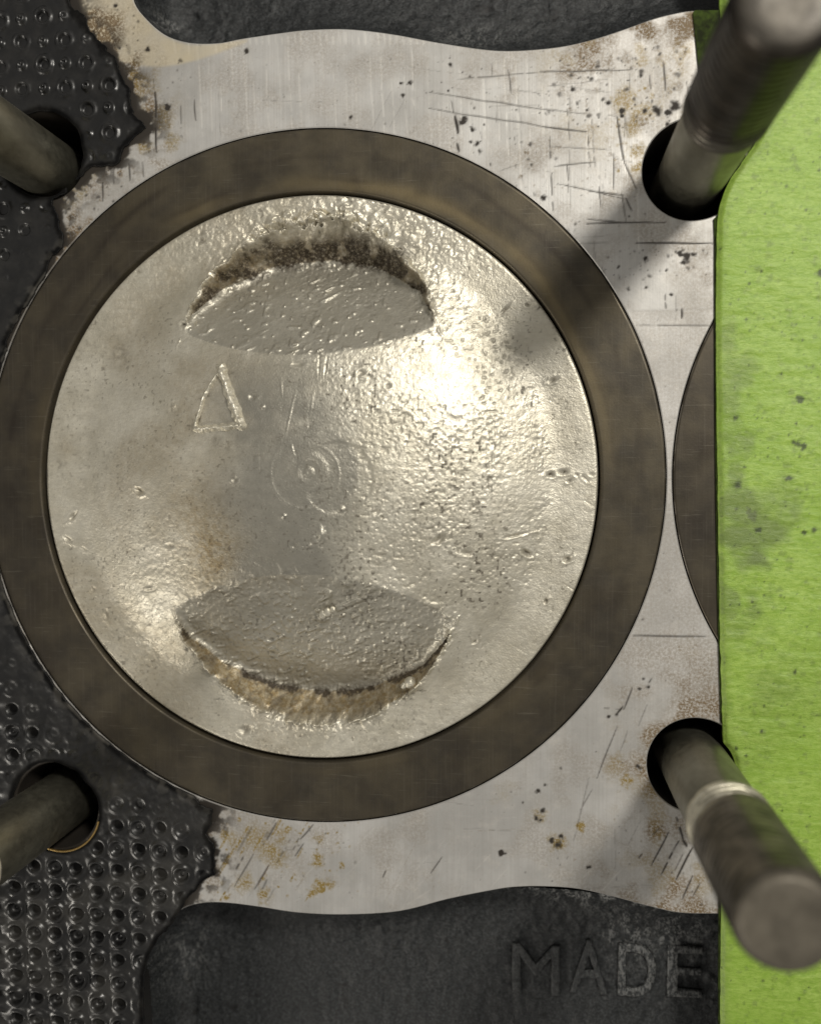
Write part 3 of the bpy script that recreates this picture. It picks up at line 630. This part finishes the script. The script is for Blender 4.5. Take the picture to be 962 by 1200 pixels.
for (px, py, L, wd, ang, dep) in [(374, 428, 1.2, 13, 0.0, 1.5), (382, 429, 1.2, 12, -0.1, 1.5), (330, 455, .9, 12, 0.1, -1.0), (340, 487, 1.1, 26, -0.2, -1.0), (343, 527, 1.4, 8, 0.35, -1.5), (366, 470, 1.0, 18, -0.1, -0.8), (608, 680, 16, 1.0, -0.45, .8), (560, 684, 16, .9, -0.3, .7), (670, 690, 14, .9, -0.5, .8), (690, 590, 10, .9, -0.6, .8), (610, 762, 14, .9, -0.55, .8), (420, 640, .9, 30, 0.03, -.7), (305, 540, .8, 40, 0.03, .5)]:
    dent(px, py, L, wd, ang, dep*0.5)
# machining mark in the centre
mc = P(362, 553); mx = x-mc[0]; my = y-mc[1]; mr = np.hypot(mx, my); ma = np.arctan2(my, mx)
def ring(r0, wd, a, mask=1.0):
    global z
    z = z+a*np.exp(-((mr-r0)/wd)**2)*mask
ring(12.5, 1.5, 0.7, 0.5+0.5*np.cos(ma-2.6)); ring(7, 1.3, -0.6); ring(3, 2.0, 0.6)
ring(39+4*np.cos(ma-3.4), 1.4, 0.55, sst(-0.3, 0.4, np.cos(ma-3.9))); ring(33-3*np.sin(ma), 1.2, 0.5, sst(0.2, 0.7, np.cos(ma-0.2)))
disc = P(395, 560); dr = np.hypot(x-disc[0], y-disc[1]); discm = sst(0.4, 0.6, np.cos(ma+0.1)*0.5+0.5)
z = z-0.9*sst(41, 37, dr)*sst(18, 24, mr)*sst(-5, 5, x-mc[0])
clean = np.maximum(clean, 0.85*sst(60, 48, mr))
# deposits
w_top = in1 & wallside; w_bot = in2 & wallside
sn = fbm(x, y, 13, 4, 5)
soot = np.maximum(soot, np.where(w_top, (0.22+0.78*sst(62, 26, w1-f1+(fbm(x, y, 16, 5, 1)-0.5)*60))*(0.42+0.58*sst(0.3, 0.5, sn))*sst(-6, 8, zd-cut)*0.85, 0))
sf = np.exp(-np.clip(f1-w1, 0, 99)/26.0)
soot = np.maximum(soot, np.where(in1 & ~wallside, sf*sst(0.38, 0.6, sn), 0)*sst(130, 60, np.abs(x+20)))
sb = np.exp(-np.clip(f2-w2, 0, 99)/13.0)
soot = np.maximum(soot, np.where(in2 & ~wallside, sb*1.0*sst(0.25, 0.42, sn), 0)*sst(150, 90, np.abs(x-7)))
soot = np.maximum(soot, np.where(w_bot, 0.95*sst(17, 4, w2-f2)*sst(0.25, 0.45, sn)+0.45*sst(0.5, 0.7, fbm(x, y, 9, 3, 3)), 0))
soot = np.maximum(soot, 0.9*blob(515, 775, 18, 9, -10)*in2)
spk = sst(0.76, 0.83, vn(x/3.3, y/3.3, 7))*sst(0.45, 0.65, fbm(x, y, 70, 3, 1))
soot = np.maximum(soot, 0.6*spk*(0.45+0.7*rgt)); soot = np.maximum(soot, 0.15*pit*rgt)
fsp = sst(0.80, 0.88, vn(x/2.4, y/2.4, 1))*sst(0.4, 0.6, fbm(x, y, 45, 3, 6)); soot = np.maximum(soot, 0.5*fsp)
soot = np.maximum(soot, 0.9*blob(445, 300, 34, 18, -5)*sst(0.36, 0.56, sn)); soot = np.maximum(soot, 0.8*blob(330, 300, 50, 16, -10)*sst(0.42, 0.55, fbm(x, y, 8, 4, 2)))
tan = np.clip(1.25*np.where(w_bot, sst(68, 30, w2-f2), 0)+0.7*np.where(w_top, sst(66, 30, w1-f1), 0)+0.5*blob(248, 615, 40, 80)+0.4*blob(300, 655, 50, 24)+0.35*blob(290, 660, 60, 30)+0.4*blob(450, 790, 60, 18, -20)+0.30*sst(60, -60, x)*sst(0.4, 0.65, fbm(x, y, 80, 3, 4)), 0, 1)
clean = np.where(fl, np.where(in1, 0.6, 0.5), clean)
for px, py, r_, a_ in [(240, 468, 9, .8), (232, 490, 8, .7), (262, 514, 14, .6), (270, 440, 7, .5), (228, 500, 6, .6), (258, 606, 10, .5), (262, 590, 6, .5), (125, 285, 16, .45), (148, 276, 14, .6), (236, 282, 14, .55), (140, 416, 14, .5), (70, 545, 8, .4)]:
    soot = np.maximum(soot, a_*blob(px, py, r_)*sst(0.42, 0.62, fbm(x, y, 6, 4, 3)))
# rounded rim
rr = np.hypot(x, y); z = z-0.5*sst(PR-3.5, PR-1.6, rr)
V3 = np.column_stack([x+PC[0], y+PC[1], z]); NV = vnormals(V3, pg.faces)
lab = np.where(in1, 1, np.where(in2, 2, 0))
for idx, nm in ((0, "crown"), (1, "valve_relief"), (2, "valve_relief")):
    sub = [f[(lambda q: (q == idx))(lab[f[:, 0]])] for f in pg.faces]
    used = np.unique(np.concatenate([f.ravel() for f in sub])); rm = np.full(len(V3), -1, np.int64); rm[used] = np.arange(len(used))
    me = make_mesh(nm, V3[used], [rm[f] for f in sub], M_PIST, {k2: v[used] for k2, v in (("soot", soot), ("tan", tan), ("clean", clean))}, org=PO, normals=NV[used])
    o = part(nm, me, piston)
    if idx: o["label"] = ("soot-blackened relief pocket below the centre arrow's point" if idx == 1 else "larger relief pocket with golden brown wall")
    if idx == 1: o["label"] = "relief pocket with a sooty dark wall, nearest the arrow mark"
V, fs = lathe([(PR, -150), (PR, -60), (PR+2.5, -59), (PR+2.5, -42), (PR, -41), (PR, -2.4), (PR-0.5, -1.4), (PR-1.6, -0.5)], 420, PC)
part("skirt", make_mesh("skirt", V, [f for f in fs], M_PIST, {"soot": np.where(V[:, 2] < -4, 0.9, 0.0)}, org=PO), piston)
# arrow mark: a raised triangular outline on the crown
A_, B_, C_ = P(259, 431), P(228, 503), P(284, 499)
lo = np.minimum(np.minimum(A_, B_), C_)-7; hi = np.maximum(np.maximum(A_, B_), C_)+7
Mid = (A_+B_)/2+np.array([-4.0, 3.0])
def seg_d(x, y, p, q):
    e = q-p; t = np.clip(((x-p[0])*e[0]+(y-p[1])*e[1])/e.dot(e), 0, 1); return np.hypot(x-p[0]-t*e[0], y-p[1]-t*e[1])
def arrow_sdf(x, y):
    j = (fbm(x, y, 5, 2, 3)-0.5)
    return np.minimum(np.minimum(seg_d(x, y, A_, C_)-6.6-5*j, seg_d(x, y, B_, C_)-4.6-4*j), np.minimum(seg_d(x, y, A_, Mid), seg_d(x, y, Mid, B_))-3.2-2.4*j)
ag = ms_grid(np.arange(lo[0], hi[0], 0.9), np.arange(lo[1], hi[1], 0.9), arrow_sdf)
ax_, ay_ = ag.V.T; dd = -arrow_sdf(ax_, ay_)
az = dome(ax_, ay_)-1.0+9.0*np.clip(dd/6.0, 0, 1)+(fbm(ax_, ay_, 4, 2, 2)-0.5)*2.2*sst(0, 2, dd)
part("arrow_mark", make_mesh("arrow_mark", np.column_stack([ax_+PC[0], ay_+PC[1], az]), ag.faces, M_PIST, org=PO), piston)

# loose crumbs of metal on the piston
def crumb(px, py, zz, pts, label, flat=1.0):
    c = W(px, py, zz); V = []; Fq = []
    for (dx, dy, dz, r) in pts:
        n0 = sum(len(q) for q in V); la, lo_ = 9, 14; v = []
        for i in range(la+1):
            for j in range(lo_):
                a = math.pi*i/la; b = 2*math.pi*j/lo_; d = np.array([math.sin(a)*math.cos(b), math.sin(a)*math.sin(b), math.cos(a)])
                k_ = r*(0.72+0.6*float(fbm(np.array(d[0]*2.2+dx), np.array(d[1]*2.2+d[2]*1.7+dy), 1.0, 2, 2)))
                v.append((c[0]+dx+d[0]*k_, c[1]+dy+d[1]*k_, zz+dz+d[2]*k_*flat))
        V.append(np.array(v)); q = []
        for i in range(la):
            for j in range(lo_): q.append((n0+i*lo_+j, n0+(i+1)*lo_+j, n0+(i+1)*lo_+(j+1) % lo_, n0+i*lo_+(j+1) % lo_))
        Fq.append(np.array(q))
    me = make_mesh("metal_crumb", np.concatenate(V), Fq, M_PIST, org=(c[0], c[1], zz))
    return tag(part("metal_crumb", me, None, (c[0], c[1], zz)), label, "metal crumb", "loose metal crumbs on the piston")
crumb(481, 799, 2, [(0, 0, 3, 6.5), (-7, -4, 2, 4.2), (3, -6, 2, 4.0)], "pale lumpy metal crumb on the rim of the larger relief pocket")
crumb(384, 718, 30, [(-5, -2, 2, 4.5), (0, 1, 2.5, 5), (6, 4, 2, 3.6)], "thin bright metal flake lying on the larger relief's floor", 0.4)

# ------------------------------------------------------------------ torn head gasket
gx0, gy1 = W(-430, -200); gx1, gy0 = W(262, 1400)
GO = (*W(40, 600), 0)
gg = ms_grid(axis(gx0, gx1, W(-6, 0)[0], gx1, 1.25), axis(gy0, gy1, W(0, 1206)[1], W(0, -6)[1], 1.25), gasket_sdf)
x, y = gg.V.T
lo_ = W(20.5, 1063); pitx, pity = 26.6, 27.3
i_ = np.round((x-lo_[0])/pitx); j_ = np.round((y-lo_[1])/pity); par = (i_+j_) % 2
hsh = vn(i_*1.7+0.5, j_*1.3+0.5, 2); hsh2 = vn(i_*2.3+0.5, j_*1.9+0.5, 5)
cxx = lo_[0]+i_*pitx+(hsh-0.5)*2.4; cyy = lo_[1]+j_*pity+(hsh2-0.5)*2.4; r = np.hypot(x-cxx, y-cyy)
edge_d = -gasket_sdf(x, y); ld = np.hypot(x-LC[0], y-LC[1])-LR
strong = sst(15, 90, ld)*(0.75+0.25*sst(W(0, 900)[1], W(0, 1050)[1], y))*sst(0, 22, edge_d)
strong = strong*(0.7+0.7*hsh)*(1+0.5*sst(W(0, 420)[1], W(0, 300)[1], y)+0.35*sst(W(150, 0)[0], W(60, 0)[0], x)*sst(W(0, 980)[1], W(0, 1080)[1], y))
ringz = 3.6*np.exp(-((r-9.6)/2.7)**2)-3.0*np.exp(-(r/6.6)**4)+3.6*np.exp(-(r/3.0)**2)
holez = 1.8*np.exp(-((r-9.2)/2.5)**2)-6.5*sst(7.2, 4.6, r)+1.6*np.exp(-((r-1.5)/1.4)**2)*(hsh > .5)
topz = sst(W(0, 500)[1], W(0, 300)[1], y)
ringz = np.where(topz > 0.5, 4.4*np.exp(-((r-3.5)/2.4)**2), ringz)
near_hole = np.ones(len(x))
for c, rr_ in GH: near_hole *= sst(rr_+2, rr_+16, np.hypot(x-c[0], y-c[1]))
z = 3.6+(np.where(par < 0.5, ringz, holez))*np.maximum(strong, 0.0)*near_hole
z = z+1.3*np.maximum(strong, 0)*near_hole*(1-topz)*np.cos(2*np.pi*((y-lo_[1])/pity+0.5))*(0.4+1.2*vn(x/30, y/30, 4))
z = z+(fbm(x, y, 20, 3, 1)-0.5)*2.6+(fbm(x, y, 6, 2, 2)-0.5)*0.9
z = np.maximum(z-1.2*sst(3, 0, edge_d), 0.7)
grey = 0.40*sst(24, 3, ld)*sst(0.5, 0.7, fbm(x, y, 11, 3, 4))+0.6*sst(2.5, 0.6, ld-2)*sst(0.46, 0.6, fbm(x, y, 16, 3, 2))
grey = np.maximum(grey, 0.35*np.exp(-(((x-W(137, 922)[0])/20)**2+((y-W(137, 922)[1])/14)**2))*fbm(x, y, 8, 3, 3)*2)
grey = np.maximum(grey, 0.25*sst(0.45, 0.7, fbm(x, y, 40, 3, 3))*sst(W(0, 900)[1], W(0, 1000)[1], y))
V3, fs, at = with_skirt(gg, z, gasket_sdf, 3.4, 0.25, {"grey": grey, "rim": np.maximum(sst(9, 2, edge_d), (par > 0.5)*(topz < 0.5)*sst(6.5, 5.0, r)*sst(0.1, 0.4, strong))})
gasket = thing("head_gasket", "torn black head gasket with embossed dimples stuck to the deck", "gasket", GO)
part("gasket_sheet", make_mesh("gasket_sheet", V3, fs, M_GASK, at, org=GO), gasket)
# brassy eyelet edge showing at the lower hole
a = np.radians(np.linspace(-112, -12, 40)); c = W(73, 949); V = []; sec = 8
for t_ in a:
    for k_ in range(sec):
        b = 2*math.pi*k_/sec; rr_ = 49.5+1.3*math.cos(b); V.append((c[0]+rr_*math.cos(t_), c[1]+rr_*math.sin(t_), 3.4+1.6*math.sin(b)))
q = [(i*sec+k_, (i+1)*sec+k_, (i+1)*sec+(k_+1) % sec, i*sec+(k_+1) % sec) for i in range(len(a)-1) for k_ in range(sec)]
part("hole_rim", make_mesh("hole_rim", np.array(V), [np.array(q)], M_BRASS, org=GO), gasket)

# ------------------------------------------------------------------ green sheet over the neighbouring cylinder
SO = (*W(950, 560), 3)
gs = smooth_line([(843, -130), (843, 20), (858, 48), (884, 75), (897, 115), (888, 161), (869, 191), (855, 212), (845.5, 233), (840.5, 254), (839, 290), (838.5, 400), (840, 560), (843, 740), (846, 850), (848, 900), (847, 960), (844, 1070), (843, 1330)], False, 6)
GS = WL(np.vstack([gs, [(1100, 1330), (1100, -130)]]))
def green_sdf(x, y):
    d = poly_sdf(x, y, GS)+(fbm(x, y, 12, 2, 2)-0.5)*1.2
    return np.maximum(d, 41-np.hypot(x-STUDS[3][0], y-STUDS[3][1]))
gr = ms_grid(axis(W(830, 0)[0], X1, W(830, 0)[0], W(968, 0)[0], 1.6), axis(Y0, Y1, W(0, 1206)[1], W(0, -6)[1], 1.6), green_sdf)
x, y = gr.V.T; gdp = -green_sdf(x, y)
smud, gdark = Raster(W(830, 0)[0], VY0-130, W(970, 0)[0], VY1+10), Raster(W(830, 0)[0], VY0-130, W(970, 0)[0], VY1+10)
for px, py, r, a, asp in [(872, 600, 40, .5, .6), (862, 640, 34, .55, .35), (885, 655, 16, .6, .5), (880, 605, 8, .75, .6), (856, 560, 26, .4, .3), (858, 480, 30, .35, .3), (850, 700, 22, .4, .3), (878, 700, 18, .35, .5), (868, 520, 14, .35, .6), (850, 400, 20, .35, .3), (872, 740, 30, .25, .5), (910, 800, 26, .18, 1), (860, 440, 18, .3, 1)]:
    smud.dot(W(px, py), r*1.15, min(a*1.15, .9), 1.5, max(1, 0.6/asp), 1.57, int(px) % 8)
for i in range(420):
    px = random.uniform(845, 962); py = random.uniform(100, 1200); smud.dot(W(px, py), random.uniform(1.2, 4.0), random.uniform(.12, .38), 1.2, 1, 0, i % 8)
for i in range(330):
    px = random.uniform(842, 962); py = random.uniform(170, 1200); gdark.dot(W(px, py), random.choice([.8, .8, 1, 1.3, 1.8]), random.uniform(.35, .9), .7, 1, 0, i % 8)
for px, py, r in [(958, 322, 4), (920, 561, 4), (939, 624, 3.2), (951, 621, 3.2), (928, 786, 3), (863, 568, 5), (886, 620, 4), (934, 468, 4), (890, 855, 2.4), (860, 874, 2.4), (893, 825, 2), (860, 490, 3), (930, 520, 4), (938, 524, 4), (872, 883, 2)]:
    gdark.dot(W(px, py), r, .85, .9, 1, 0, int(px) % 8)
sm = np.maximum(smud.get(x, y), 0.30*sst(14, 0, gdp)*fbm(x, y, 12, 3, 2)*1.5)
z = 8.0+(fbm(x, y*3, 22, 2, 2)-0.5)*1.6+(fbm(x, y, 120, 2, 1)-0.5)*3-3.0*sst(6, 0, gdp)**2
V3, fs, at = with_skirt(gr, z, green_sdf, 4.6, 0.6, {"smudge": sm, "dark": gdark.get(x, y)})
green = thing("green_sheet", "speckled lime green sheet covering the neighbouring cylinder", "sheet", SO)
part("sheet", make_mesh("sheet", V3, fs, M_GREEN, at, org=SO), green)
bk = smooth_line([(811, 13.5), (815, 50), (820, 100), (829, 190), (836, 262), (836.5, 330), (837, 420), (838, 560), (841, 740), (844, 850), (845.5, 900), (844, 960), (841.5, 1070), (841, 1210), (841, 1330)], False, 5)
BK = WL(np.vstack([bk, [(1090, 1330), (1090, 13.5)]]))
def back_sdf(x, y):
    d = poly_sdf(x, y, BK)
    for c in STUDS[2:]: d = np.maximum(d, 57-np.hypot(x-c[0], y-c[1]))
    return d
gb = ms_grid(axis(W(808, 0)[0], X1, W(808, 0)[0], W(900, 0)[0], 2.5, 12), axis(Y0, Y1, W(0, 1206)[1], W(0, -6)[1], 3.0, 12), back_sdf)
V3, fs, at = with_skirt(gb, np.full(len(gb.V), 2.6), back_sdf, 2.4, 0.3, {})
part("backing", make_mesh("backing", V3, fs, M_BACK, org=SO), green)

# ------------------------------------------------------------------ head studs
def stud_meshes():
    ZB, ZT, ZE = -160.0, 152.0, 352.0; rs = 36.5; rt = 40.5
    prof = [(rs, ZB), (rs, -40), (rs, 40), (rs, ZT-8), (rs-1.0, ZT-2), (rs-1.0, ZT+1)]
    V, fs = lathe(prof, 96); shank = make_mesh("shank", V, fs, M_SHANK)
    pit = 10.7; seg = 72; zs = np.arange(ZT, ZE-4, pit/9); a = np.arange(seg)*2*np.pi/seg
    ZZ, AA = np.meshgrid(zs, a, indexing='ij'); ph = (ZZ/pit-AA/(2*np.pi)) % 1.0
    tri = np.abs(ph*2-1); dep = 1.5*sst(0.12, 0.92, tri)*sst(ZT, ZT+10, ZZ)*(1+2.6*sst(ZT+50, ZT+30, ZZ))
    Rr = rt-dep; Rr = np.where(ZZ < ZT+5, np.minimum(Rr, rs-1+(ZZ-ZT)*1.0), Rr); Rr = np.minimum(Rr, rt-0.5-10*(np.clip(ZZ-(ZE-14), 0, 14)/14)**2)
    V = np.column_stack([(Rr*np.cos(AA)).ravel(), (Rr*np.sin(AA)).ravel(), ZZ.ravel()]); n = len(zs); k = np.arange(seg); k2 = (k+1) % seg
    fs = [np.concatenate([np.stack([i*seg+k, i*seg+k2, (i+1)*seg+k2, (i+1)*seg+k], 1) for i in range(n-1)])]
    thread = make_mesh("thread", V, fs, M_THREAD, {"clean": (sst(ZT+48, ZT+26, ZZ+9*np.sin(AA*2+1))).ravel()})
    R1 = Rr[-1].mean(); V, fs = lathe([(R1, zs[-1]), (R1-1.5, ZE-1.6), (R1-4, ZE-0.4), (R1*0.5, ZE-0.8), (0.3, ZE-1.0)], 72)
    tip = make_mesh("tip", V, fs, M_TIP)
    shade_thread = thread.copy(); shade_thread.materials[0] = M_SHADED; shade_thread.attributes["clean"].data.foreach_set("value", (0.12*sst(ZT+30, ZT+16, ZZ)).ravel().astype(np.float32))  # upper right stud: shade painted in as a darker copy
    dtip = tip.copy(); dtip.materials[0] = M_SHADED_TIP
    return shank, thread, tip, shade_thread, dtip
ms = stud_meshes()
labs = ["bare steel stud leaning out of the gasket hole above the piston's left side",
        "bare steel stud in the gasket hole with a brassy rim",
        "dark stud with painted-in shade, rising beside the dark green strip, casting a shadow across the liner",
        "stud with a shiny ringed thread start and flat brown end, beside the letters"]
for i, c in enumerate(STUDS):
    t = thing("head_stud", labs[i], "stud", (c[0], c[1], 0), "head studs around the piston")
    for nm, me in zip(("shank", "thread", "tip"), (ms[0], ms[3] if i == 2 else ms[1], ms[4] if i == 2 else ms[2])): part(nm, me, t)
    t.rotation_euler = (0, 0, i*1.3)
